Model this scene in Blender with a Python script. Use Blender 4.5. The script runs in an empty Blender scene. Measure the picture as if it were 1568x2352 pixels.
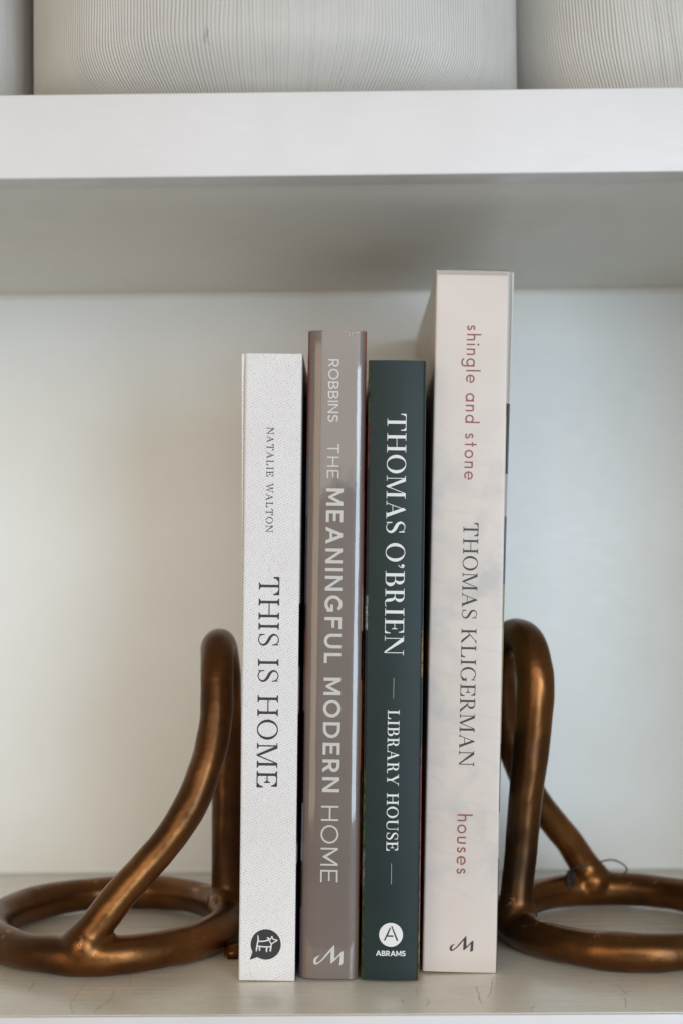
import bpy, bmesh, math, random
import numpy as np
from mathutils import Vector, Matrix, noise
from mathutils.geometry import delaunay_2d_cdt
R = math.radians
scene = bpy.context.scene
COL = scene.collection
random.seed(7)

# ------------------------------------------------------------------ camera
cam_d = bpy.data.cameras.new('camera')
cam = bpy.data.objects.new('camera', cam_d); COL.objects.link(cam)
cam_d.sensor_fit = 'VERTICAL'; cam_d.sensor_height = 36.0
cam_d.lens = 36.0 * 3460.0 / 2352.0
cam_d.clip_start = 0.02; cam_d.clip_end = 50
cam.matrix_world = (Matrix.Translation((0, -0.6, 0.1845)) @ Matrix.Rotation(math.atan(36 / 3460), 4, 'Z')
                    @ Matrix.Rotation(math.pi / 2 + math.atan(95 / 3460), 4, 'X') @ Matrix.Rotation(R(-0.49), 4, 'Z'))
cam_d.dof.use_dof = True; cam_d.dof.focus_distance = 0.652; cam_d.dof.aperture_fstop = 6.3
cam_d.dof.aperture_blades = 9
scene.camera = cam

# ------------------------------------------------------------------ light
world = bpy.data.worlds.new("World"); scene.world = world; world.use_nodes = True
bg = world.node_tree.nodes['Background']
bg.inputs['Color'].default_value = (0.80, 0.76, 0.70, 1); bg.inputs['Strength'].default_value = 0.17

def area_lamp(name, loc, target, sx, sy, power, color):
    d = bpy.data.lights.new(name, 'AREA'); d.shape = 'RECTANGLE'; d.size = sx; d.size_y = sy
    d.energy = power; d.color = color
    o = bpy.data.objects.new(name, d); COL.objects.link(o); o.location = loc
    o.rotation_euler = (Vector(target) - Vector(loc)).to_track_quat('-Z', 'Y').to_euler()
    return o
area_lamp('window_light_right', (0.56, -1.10, 0.14), (0.05, 0.1, 0.18), 0.44, 0.62, 8.8, (0.66, 0.83, 1.0))
area_lamp('window_light_left', (-0.85, -1.2, 0.22), (-.05, 0.1, 0.18), 0.75, 0.8, 4.5, (1.0, 0.80, 0.56))
area_lamp('fill_light_front', (0.20, -2.2, 0.85), (0, 0.1, 0.15), 2.0, 1.1, 17.5, (1.0, 0.965, 0.92))  # unseen soft fill, added to brighten the shelf top

scene.view_settings.view_transform = 'Standard'; scene.view_settings.look = 'None'
scene.view_settings.exposure = 0.0; scene.view_settings.gamma = 1.0
try:
    scene.view_settings.use_curve_mapping = False
except Exception:
    pass
scene.render.engine = 'CYCLES'

# ------------------------------------------------------------------ materials
def srgb(r, g, b):
    f = lambda c: ((c / 255 + .055) / 1.055) ** 2.4 if c > 10 else c / 255 / 12.92
    return (f(r), f(g), f(b), 1)

class Mat:
    """small node-tree writer"""
    def __init__(s, name, color=(.5, .5, .5, 1), rough=.5, metal=0, spec=.5):
        s.m = bpy.data.materials.new(name); s.m.use_nodes = True
        s.nt = s.m.node_tree; s.b = s.nt.nodes['Principled BSDF']
        s.b.inputs['Base Color'].default_value = color
        s.b.inputs['Roughness'].default_value = rough
        s.b.inputs['Metallic'].default_value = metal
        s.b.inputs['Specular IOR Level'].default_value = spec
        s.tc = None
    def n(s, t, **kw):
        k = s.nt.nodes.new(t)
        for a, v in kw.items():
            if a in k.inputs: k.inputs[a].default_value = v
            else: setattr(k, a, v)
        return k
    def l(s, a, b): s.nt.links.new(a, b)
    def co(s, scale=(1, 1, 1), rot=(0, 0, 0), kind='Object'):
        if s.tc is None: s.tc = s.n('ShaderNodeTexCoord')
        mp = s.n('ShaderNodeMapping'); mp.inputs['Scale'].default_value = scale; mp.inputs['Rotation'].default_value = rot
        s.l(s.tc.outputs[kind], mp.inputs['Vector']); return mp.outputs[0]
    def noise(s, vec, scale, detail=4, rough=.5, dist=0):
        k = s.n('ShaderNodeTexNoise'); s.l(vec, k.inputs['Vector'])
        k.inputs['Scale'].default_value = scale; k.inputs['Detail'].default_value = detail
        k.inputs['Roughness'].default_value = rough; k.inputs['Distortion'].default_value = dist
        return k.outputs['Fac']
    def ramp(s, fac, stops, interp='LINEAR'):
        k = s.n('ShaderNodeValToRGB'); k.color_ramp.interpolation = interp
        e = k.color_ramp.elements
        while len(e) < len(stops): e.new(.5)
        for i, (p, c) in enumerate(stops):
            e[i].position = p; e[i].color = c if len(c) == 4 else (*c, 1)
        s.l(fac, k.inputs['Fac']); return k.outputs['Color']
    def mix(s, fac, a, b, mode='MIX'):
        k = s.n('ShaderNodeMix', data_type='RGBA', blend_type=mode)
        for inp, v in ((k.inputs['Factor'], fac), (k.inputs['A'], a), (k.inputs['B'], b)):
            pass
        fi, ai, bi = k.inputs[0], k.inputs[6], k.inputs[7]
        for inp, v in ((fi, fac), (ai, a), (bi, b)):
            if isinstance(v, (int, float, tuple)): inp.default_value = v
            else: s.l(v, inp)
        return k.outputs[2]
    def math(s, op, a, b=0.0):
        k = s.n('ShaderNodeMath', operation=op)
        for i, v in enumerate((a, b)):
            if isinstance(v, (int, float)): k.inputs[i].default_value = v
            else: s.l(v, k.inputs[i])
        return k.outputs[0]
    def bump(s, h, strength=.2, dist=.001, prev=None):
        k = s.n('ShaderNodeBump'); k.inputs['Strength'].default_value = strength
        k.inputs['Distance'].default_value = dist; s.l(h, k.inputs['Height'])
        if prev is not None: s.l(prev, k.inputs['Normal'])
        s.l(k.outputs[0], s.b.inputs['Normal']); return k.outputs[0]
    def base(s, c): s.l(c, s.b.inputs['Base Color'])
    def rough(s, c): s.l(c, s.b.inputs['Roughness'])
BW = lambda v: (v, v, v, 1)

def paint_mat(name, col, dirt, amount, rough=.42, strokes=True):
    m = Mat(name, col, rough)
    v = m.co()
    blot = m.noise(v, 9, 5, .6)
    c = m.mix(m.ramp(blot, [(.42, BW(0)), (.75, BW(amount))]), col, dirt)
    # small scuffs and specks
    vs = m.co((14, 60, 60) if strokes else (60, 60, 60))
    sc = m.noise(vs, 9, 3, .6)
    c = m.mix(m.ramp(sc, [(.70, BW(0)), (.76, BW(.35))]), c, dirt)
    # brushed streaks and hairlines
    st = m.noise(m.co((5, 260, 260)) if strokes else m.co((25, 25, 160)), 3, 3, .6)
    if strokes:
        s1 = m.noise(m.co((9, 420, 420)), 2.2, 3, .6)
        c = m.mix(m.ramp(s1, [(.64, BW(0)), (.70, BW(.6))]), c, srgb(246, 242, 234))
        c = m.mix(m.ramp(s1, [(.30, BW(.5)), (.37, BW(0))]), c, srgb(176, 166, 148))
        cr = m.noise(m.co((1, .55, 1)), 20, 4, .6, 1.0)
        ln = m.math('ABSOLUTE', m.math('SUBTRACT', cr, .5))
        msk = m.noise(v, 14, 2)
        hair = m.math('MULTIPLY', m.ramp(ln, [(0, BW(1)), (.006, BW(0))]), m.ramp(msk, [(.56, BW(0)), (.64, BW(.3))]))
        c = m.mix(hair, c, srgb(140, 124, 104))
    m.base(c)
    fine = m.noise(v, 900, 2)
    b1 = m.bump(st, .16 if strokes else .10, .0005)
    m.bump(fine, .05, .0003, b1)
    m.rough(m.ramp(st, [(.3, BW(rough - .08)), (.7, BW(rough + .10))]))
    return m.m

M = {}
M['fascia'] = paint_mat('white_gloss_paint', srgb(230, 226, 225), srgb(196, 190, 186), .3, .38, False)
M['shelf'] = paint_mat('grey_shelf_paint', srgb(235, 225, 206), srgb(204, 188, 162), .7, .28, True)
b_ = M['shelf'].node_tree.nodes['Principled BSDF']; b_.inputs['Coat Weight'].default_value = .7; b_.inputs['Coat Roughness'].default_value = .30
M['under'] = paint_mat('under_shelf_paint', srgb(232, 229, 221), srgb(222, 215, 200), .4, .5, False)
M['back'] = paint_mat('back_panel_paint', srgb(242, 243, 241), srgb(232, 228, 216), .4, .45, False)

def bronze_mat():
    m = Mat('aged_bronze', (.22, .10, .045, 1), .36, .85)
    v = m.co()
    n1 = m.noise(v, 24, 5, .6)
    c = m.ramp(n1, [(.3, (.062, .028, .012, 1)), (.5, (.155, .060, .016, 1)), (.72, (.245, .100, .028, 1))])
    pat = m.noise(v, 9, 3, .5)
    c = m.mix(m.ramp(pat, [(.42, BW(.40)), (.60, BW(0))]), c, (.05, .026, .013, 1))
    n2 = m.noise(v, 260, 4, .65)
    c = m.mix(m.ramp(n2, [(.62, BW(0)), (.72, BW(.55))]), c, (.055, .038, .026, 1))
    rub = m.noise(v, 95, 5, .75)
    spz = m.n('ShaderNodeSeparateXYZ'); m.l(v, spz.inputs[0])
    jnt = m.ramp(spz.outputs['Z'], [(.008, BW(0)), (.014, BW(.10)), (.021, BW(.10)), (.027, BW(0))])
    rub = m.math('ADD', rub, jnt)
    c = m.mix(m.ramp(rub, [(.70, BW(0)), (.76, BW(.7))]), c, (.58, .30, .17, 1))
    m.base(c)
    m.rough(m.ramp(n1, [(.3, BW(.38)), (.7, BW(.30))]))
    pit = m.noise(v, 420, 3, .6)
    b1 = m.bump(n1, .04, .002)
    m.bump(m.math('MULTIPLY', pit, m.ramp(m.noise(v, 30, 2), [(.4, BW(.2)), (.6, BW(1))])), .16, .0006, b1)
    return m.m
M['bronze'] = bronze_mat()

def cloth_mat():
    m = Mat('woven_white_cloth', srgb(234, 231, 230), .8, 0, .3)
    sp = m.n('ShaderNodeSeparateXYZ'); m.l(m.co(), sp.inputs[0])
    nx = m.math('MULTIPLY', m.math('SUBTRACT', m.noise(m.co(), 330, 2), .5), .0017)
    X = m.math('ADD', sp.outputs['X'], nx); Z = m.math('ADD', sp.outputs['Z'], nx)
    k1 = 2 * math.pi / .00105; k2 = 2 * math.pi / .00125
    u = m.math('SINE', m.math('ADD', m.math('MULTIPLY', X, k1), m.math('MULTIPLY', Z, k1 * .36)))
    w = m.math('SINE', m.math('ADD', m.math('MULTIPLY', Z, k2), m.math('MULTIPLY', X, -k2 * .5)))
    pore = m.ramp(m.math('ADD', m.math('MULTIPLY', u, .25), m.math('MULTIPLY', w, .25)), [(.16, BW(0)), (.40, BW(1))])
    var = m.noise(m.co(), 420, 3, .7)
    pore2 = m.math('MULTIPLY', pore, m.ramp(var, [(.35, BW(.14)), (.68, BW(.72))]))
    blot = m.ramp(m.noise(m.co(), 22, 4), [(.35, srgb(236, 231, 229)), (.7, srgb(244, 240, 239))])
    m.base(m.mix(pore2, blot, srgb(150, 128, 122)))
    m.bump(m.math('SUBTRACT', 1.0, pore), .35, .0003)
    return m.m
M['cloth'] = cloth_mat()

def film_mat():
    m = Mat('glossy_taupe_jacket', srgb(118, 104, 98), .42, 0, .5)
    c = m.ramp(m.noise(m.co(), 30, 4), [(.3, srgb(110, 96, 88)), (.7, srgb(121, 106, 98))])
    m.base(c)
    m.b.inputs['Coat Weight'].default_value = 1.0; m.b.inputs['Coat Roughness'].default_value = .05
    m.b.inputs['Coat IOR'].default_value = 1.55
    w = m.noise(m.co((1.0, 1, .22)), 170, 1.5, .45)
    fine = m.noise(m.co((1, 1, .5)), 900, 3, .6)
    k = m.n('ShaderNodeBump'); k.inputs['Strength'].default_value = .22; k.inputs['Distance'].default_value = .0007
    m.l(w, k.inputs['Height'])
    k2 = m.n('ShaderNodeBump'); k2.inputs['Strength'].default_value = .02; k2.inputs['Distance'].default_value = .0003
    m.l(fine, k2.inputs['Height']); m.l(k.outputs[0], k2.inputs['Normal'])
    m.l(k2.outputs[0], m.b.inputs['Coat Normal'])
    return m.m
M['taupe'] = film_mat()

def green_mat():
    m = Mat('dark_green_jacket', srgb(30, 46, 46), .48, 0, .3)
    m.base(m.ramp(m.noise(m.co(), 40, 4), [(.3, srgb(26, 42, 42)), (.7, srgb(32, 49, 48))]))
    m.bump(m.noise(m.co((1, 1, .2)), 90, 3), .12, .001)
    return m.m
M['green'] = green_mat()

def cream_mat():
    m = Mat('cream_sketch_jacket', srgb(220, 208, 200), .4, 0, .5)
    v = m.co()
    c = m.ramp(m.noise(v, 24, 4), [(.3, srgb(212, 199, 189)), (.7, srgb(221, 209, 200))])
    # faint grey wash drawing of branches and foliage, below the top third
    wash = m.noise(m.co((1, 1, 1.15)), 44, 4, .55)
    wv = m.n('ShaderNodeTexWave'); wv.inputs['Scale'].default_value = 26; wv.inputs['Distortion'].default_value = 9
    wv.inputs['Detail'].default_value = 3; wv.inputs['Detail Scale'].default_value = 1.2
    m.l(m.co((.55, 1, 1), (0, R(62), 0)), wv.inputs['Vector'])
    line = m.ramp(wv.outputs['Fac'], [(.90, BW(0)), (.99, BW(.6))])
    sp = m.n('ShaderNodeSeparateXYZ'); m.l(m.co(), sp.inputs[0])
    low = m.ramp(sp.outputs['Z'], [(.02, BW(0)), (.05, BW(1)), (.215, BW(1)), (.26, BW(0))])
    amt = m.math('MULTIPLY', m.math('MAXIMUM', m.ramp(wash, [(.50, BW(0)), (.68, BW(.5))]), m.math('MULTIPLY', line, .22)), low)
    m.base(m.mix(amt, c, srgb(168, 170, 170)))
    m.b.inputs['Coat Weight'].default_value = .35; m.b.inputs['Coat Roughness'].default_value = .25
    m.bump(m.noise(m.co((1, 1, .4)), 60, 3), .12, .001)
    return m.m
M['cream'] = cream_mat()

def band_mat(name, bands, rough=.3, speck=None):
    """printed cover photograph: colour bands up the height of the book (metres)"""
    m = Mat(name, (.2, .2, .2, 1), rough)
    sp = m.n('ShaderNodeSeparateXYZ'); m.l(m.co(), sp.inputs[0])
    z = m.math('ADD', m.math('MULTIPLY', sp.outputs['Z'], 1 / .32), 0)
    c = m.ramp(z, [(min(.999, a / .32), srgb(*k)) for a, k in bands], 'CONSTANT')
    if speck:
        n = m.noise(m.co((1, 1, .6)), 420, 4, .7)
        c = m.mix(m.ramp(n, [(.48, BW(0)), (.56, BW(.9))]), c, srgb(*speck))
    m.base(c); return m.m
M['b1_right'] = band_mat('photo_cover_dark', [(0, (70, 20, 40)), (.028, (58, 40, 44)), (.05, (160, 150, 150)), (.058, (70, 18, 42)), (.115, (150, 146, 142)), (.134, (24, 22, 26)), (.162, (206, 200, 198))])
M['b2_left'] = band_mat('photo_cover_plum', [(0, (120, 120, 140)), (.03, (70, 62, 66)), (.05, (150, 152, 175)), (.075, (45, 30, 30)), (.115, (120, 70, 50)), (.150, (52, 48, 58)), (.20, (90, 84, 100)), (.225, (130, 62, 62))])
M['b2_right'] = band_mat('photo_cover_orange', [(0, (150, 110, 60)), (.03, (150, 70, 50)), (.07, (120, 60, 40)), (.09, (200, 110, 30)), (.128, (30, 22, 24)), (.15, (200, 150, 150)), (.17, (180, 90, 80)), (.21, (150, 60, 60))])
M['b3_left'] = band_mat('photo_cover_leaves', [(0, (60, 80, 40)), (.04, (120, 110, 105)), (.055, (70, 90, 45)), (.09, (40, 36, 34)), (.15, (170, 170, 165)), (.165, (40, 34, 34)), (.22, (110, 60, 60)), (.24, (80, 84, 52))], .35, (30, 28, 26))
M['b3_right'] = band_mat('photo_cover_autumn', [(0, (150, 110, 60)), (.02, (140, 80, 60)), (.07, (130, 62, 62)), (.1, (30, 50, 48)), (.13, (170, 130, 60)), (.15, (40, 56, 54))], .35, (30, 40, 38))
M['b4_left'] = band_mat('cream_cover', [(0, (205, 192, 172)), (.31, (205, 192, 172))], .35)
M['b4_right'] = band_mat('photo_cover_sky', [(0, (96, 92, 84)), (.05, (190, 190, 185)), (.07, (70, 72, 66)), (.1, (160, 158, 120)), (.15, (150, 148, 90)), (.17, (70, 84, 100)), (.2, (176, 176, 176)), (.218, (60, 64, 66)), (.25, (196, 192, 188))], .2)
M['paper'] = Mat('page_paper', srgb(226, 220, 206), .8).m
def page_mat():
    m = Mat('page_edges', srgb(226, 220, 206), .8)
    n = m.noise(m.co((1, .01, .01)), 4000, 2)
    m.base(m.ramp(n, [(.35, srgb(190, 182, 166)), (.65, srgb(232, 226, 214))])); m.bump(n, .3, .0003); return m.m
M['pages'] = page_mat()
M['band'] = Mat('headband', srgb(214, 208, 200), .7).m
M['ink_dark'] = Mat('charcoal_ink', srgb(48, 46, 48), .55).m
M['ink_brown'] = Mat('brown_black_ink', srgb(58, 49, 47), .5).m
M['ink_red'] = Mat('brick_red_ink', srgb(150, 84, 76), .5).m
M['ink_silver'] = Mat('pale_grey_ink', srgb(206, 202, 196), .45).m
M['ink_white'] = Mat('white_ink', srgb(232, 230, 228), .45).m
M['ink_green'] = Mat('dark_green_ink', srgb(36, 50, 52), .45).m
for k in ('ink_silver',):
    b = M[k].node_tree.nodes['Principled BSDF']; b.inputs['Coat Weight'].default_value = .6; b.inputs['Coat Roughness'].default_value = .12
def clear_film():
    m = Mat('clear_film_edge', srgb(226, 222, 216), .25); m.b.inputs['Transmission Weight'].default_value = .55
    m.b.inputs['IOR'].default_value = 1.2; return m.m
M['film'] = clear_film()
M['cord'] = Mat('black_cord', (.02, .018, .016, 1), .6).m

def ceramic_mat(name, a, b):
    m = Mat(name, a, .62, 0, .4)
    v = m.co()
    c = m.ramp(m.noise(v, 16, 5, .6), [(.35, a), (.7, b)])
    st = m.ramp(m.noise(m.co((1, 1, .7)), 30, 5, .65), [(.63, BW(0)), (.74, BW(.2))])
    c = m.mix(st, c, srgb(196, 190, 176))
    s2 = m.ramp(m.noise(m.co((1, 1, .6)), 75, 4, .6), [(.72, BW(0)), (.77, BW(.4))])
    c = m.mix(s2, c, srgb(130, 126, 118))
    m.base(c); m.bump(m.noise(v, 700, 3), .12, .0004); return m.m
M['ceramic'] = ceramic_mat('chalky_white_ceramic', srgb(201, 198, 192), srgb(212, 209, 203))
M['foot_brown'] = Mat('brown_foot', srgb(120, 84, 56), .8).m  # plain brown below the vase body, tallest on the right vase

# ------------------------------------------------------------------ object helpers
def add(name, me, mat=None, parent=None, loc=(0, 0, 0), smooth=None):
    o = bpy.data.objects.new(name, me); COL.objects.link(o)
    if mat is not None: me.materials.clear(); me.materials.append(mat)
    if parent is not None: o.parent = parent
    o.location = loc
    if smooth is not None:
        me.polygons.foreach_set('use_smooth', [True] * len(me.polygons))
        try: me.set_sharp_from_angle(angle=R(smooth))
        except Exception: pass
    return o
def tag(o, label, cat, group=None, kind=None):
    if label: o['label'] = label
    if cat: o['category'] = cat
    if group: o['group'] = group
    if kind: o['kind'] = kind
    return o
def empty(name, loc, rot=(0, 0, 0)):
    o = bpy.data.objects.new(name, None); COL.objects.link(o); o.empty_display_size = .02
    o.location = loc; o.rotation_euler = rot; return o
def mesh(name, verts, faces):
    me = bpy.data.meshes.new(name); me.from_pydata(verts, [], faces); me.update(); return me
def box_mesh(name, x0, x1, y0, y1, z0, z1, bev=.0008, seg=2):
    bm = bmesh.new(); bmesh.ops.create_cube(bm, size=1)
    for v in bm.verts:
        v.co = Vector((x0 + (v.co.x + .5) * (x1 - x0), y0 + (v.co.y + .5) * (y1 - y0), z0 + (v.co.z + .5) * (z1 - z0)))
    if bev: bmesh.ops.bevel(bm, geom=bm.edges[:], offset=bev, segments=seg, affect='EDGES', profile=.6)
    bmesh.ops.recalc_face_normals(bm, faces=bm.faces)
    me = bpy.data.meshes.new(name); bm.to_mesh(me); bm.free(); return me

# ------------------------------------------------------------------ bookcase (setting)
XL, XR = -.42, .255
YB = .281
def structure(name, label, me, mat, parent=None):
    o = add(name, me, mat, parent, smooth=35)
    if parent is None: tag(o, label, 'bookcase' if 0 else None, kind='structure')
    return o
up = structure('upper_shelf', 'grey painted shelf board above the books', box_mesh('upper_shelf', XL, XR, .0172, YB, .3385, .3672, .0005), M['under'])
structure('shelf_edging', None, box_mesh('shelf_edging', XL, XR, 0, .017, .3360, .3702, .0011, 3), M['fascia'], up)
lo = structure('lower_shelf', 'worn grey painted shelf the books stand on', box_mesh('lower_shelf', XL, XR, .0090, YB, -.030, 0, .0003), M['shelf'])
structure('shelf_edging', None, box_mesh('shelf_edging', XL, XR, .0070, .0088, -.034, -.0002, .0006, 3), M['fascia'], lo)
structure('back_panel', 'pale painted back of the bookcase', box_mesh('back_panel', XL - .02, XR + .02, YB + .0002, YB + .012, -.06, .80, 0), M['back'])
structure('side_panel', 'painted right side of the bookcase', box_mesh('side_panel', XR + .0002, XR + .02, .002, YB, -.06, .80, .001), M['back'])
structure('side_panel', 'painted left side of the bookcase', box_mesh('side_panel', XL - .02, XL - .0002, .002, YB, -.06, .80, .001), M['back'])
structure('unseen_top_board', 'unseen board above the vases, added for shade', box_mesh('unseen_top_board', XL, XR, .002, YB, .70, .733, .001), M['fascia'])  # out of view, added to shade the vase compartment

# caulk beads in the back corners
def bead(name, z, sgn, parent, mat):
    vs = []; N = 120; K = 6
    for i in range(N + 1):
        x = XL + (XR - XL) * i / N
        r = .0030 + .0008 * noise.noise(Vector((x * 40, z, 0)))
        for k in range(K + 1):
            a = k / K * math.pi / 2
            vs.append((x, YB - r + r * math.sin(a) - .0 , z + sgn * (r - r * math.cos(a))))
    fs = []
    for i in range(N):
        for k in range(K):
            a = i * (K + 1) + k
            fs.append((a, a + 1, a + K + 2, a + K + 1))
    add(name, mesh(name, vs, fs), mat, parent, smooth=60)
bead('caulk_bead', .3384, -1, up, M['under'])
bead('caulk_bead', .0001, 1, lo, M['back'])

# paint chips along the lower arris of the upper shelf edging
for cx_, w_, h_ in tuple((a, b * .8, c * .55) for a, b, c in ((-.0425, .0022, .0012), (-.088, .0016, .0006), (.0225, .0012, .0008), (.0575, .0014, .0005), (.0935, .0024, .0009), (.126, .003, .0014))):
    n = 12; vs = []
    for k in range(n):
        a = 2 * math.pi * k / n; rr = .7 + .5 * random.random()
        vs.append((cx_ + w_ * .5 * rr * math.cos(a), -.00012, .3376 + h_ * .5 * rr * math.sin(a)))
    add('paint_chip', mesh('paint_chip', vs, [tuple(range(n))]), M['under'], up)

# ------------------------------------------------------------------ lettering
def ccw(p):
    a = sum(p[i][0] * p[(i + 1) % len(p)][1] - p[(i + 1) % len(p)][0] * p[i][1] for i in range(len(p)))
    return p if a > 0 else p[::-1]
def rect(x0, y0, x1, y1): return [[(x0, y0), (x1, y0), (x1, y1), (x0, y1)]]
def dg(x0, y0, x1, y1, hw): return [[(x0 - hw / 2, y0), (x0 + hw / 2, y0), (x1 + hw / 2, y1), (x1 - hw / 2, y1)]]
def cat(pts, n=6):
    out = []
    P = [pts[0]] + list(pts) + [pts[-1]]
    for i in range(1, len(P) - 2):
        a, b, c, d = P[i - 1], P[i], P[i + 1], P[i + 2]
        for k in range(n):
            t = k / n
            out.append(tuple(.5 * (2 * b[j] + (c[j] - a[j]) * t + (2 * a[j] - 5 * b[j] + 4 * c[j] - d[j]) * t * t + (3 * b[j] - a[j] - 3 * c[j] + d[j]) * t ** 3) for j in range(len(b))))
    out.append(tuple(pts[-1])); return out
def rib(pts, w=None, smooth=True):
    p = [(a[0], a[1], a[2] if len(a) > 2 else w) for a in pts]
    if smooth: p = cat(p)
    L = []; Rr = []
    for i, (x, y, ww) in enumerate(p):
        a = p[max(0, i - 1)]; b = p[min(len(p) - 1, i + 1)]
        dx, dy = b[0] - a[0], b[1] - a[1]; d = math.hypot(dx, dy) or 1
        L.append((x - dy / d * ww / 2, y + dx / d * ww / 2)); Rr.append((x + dy / d * ww / 2, y - dx / d * ww / 2))
    return [[L[i], Rr[i], Rr[i + 1], L[i + 1]] for i in range(len(p) - 1)]
def line(x0, y0, x1, y1, w): return rib([(x0, y0), (x1, y1)], w, False)
def ell(cx, cy, rx, ry, ts, tt, a0=0, a1=360, n=40):
    n = max(6, int(n * abs(a1 - a0) / 360)); out = []
    pt = lambda a, X, Y: (cx + X * math.cos(a), cy + Y * math.sin(a))
    for i in range(n):
        a = R(a0 + (a1 - a0) * i / n); b = R(a0 + (a1 - a0) * (i + 1) / n)
        out.append([pt(a, rx, ry), pt(b, rx, ry), pt(b, rx - ts, ry - tt), pt(a, rx - ts, ry - tt)])
    return out

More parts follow.
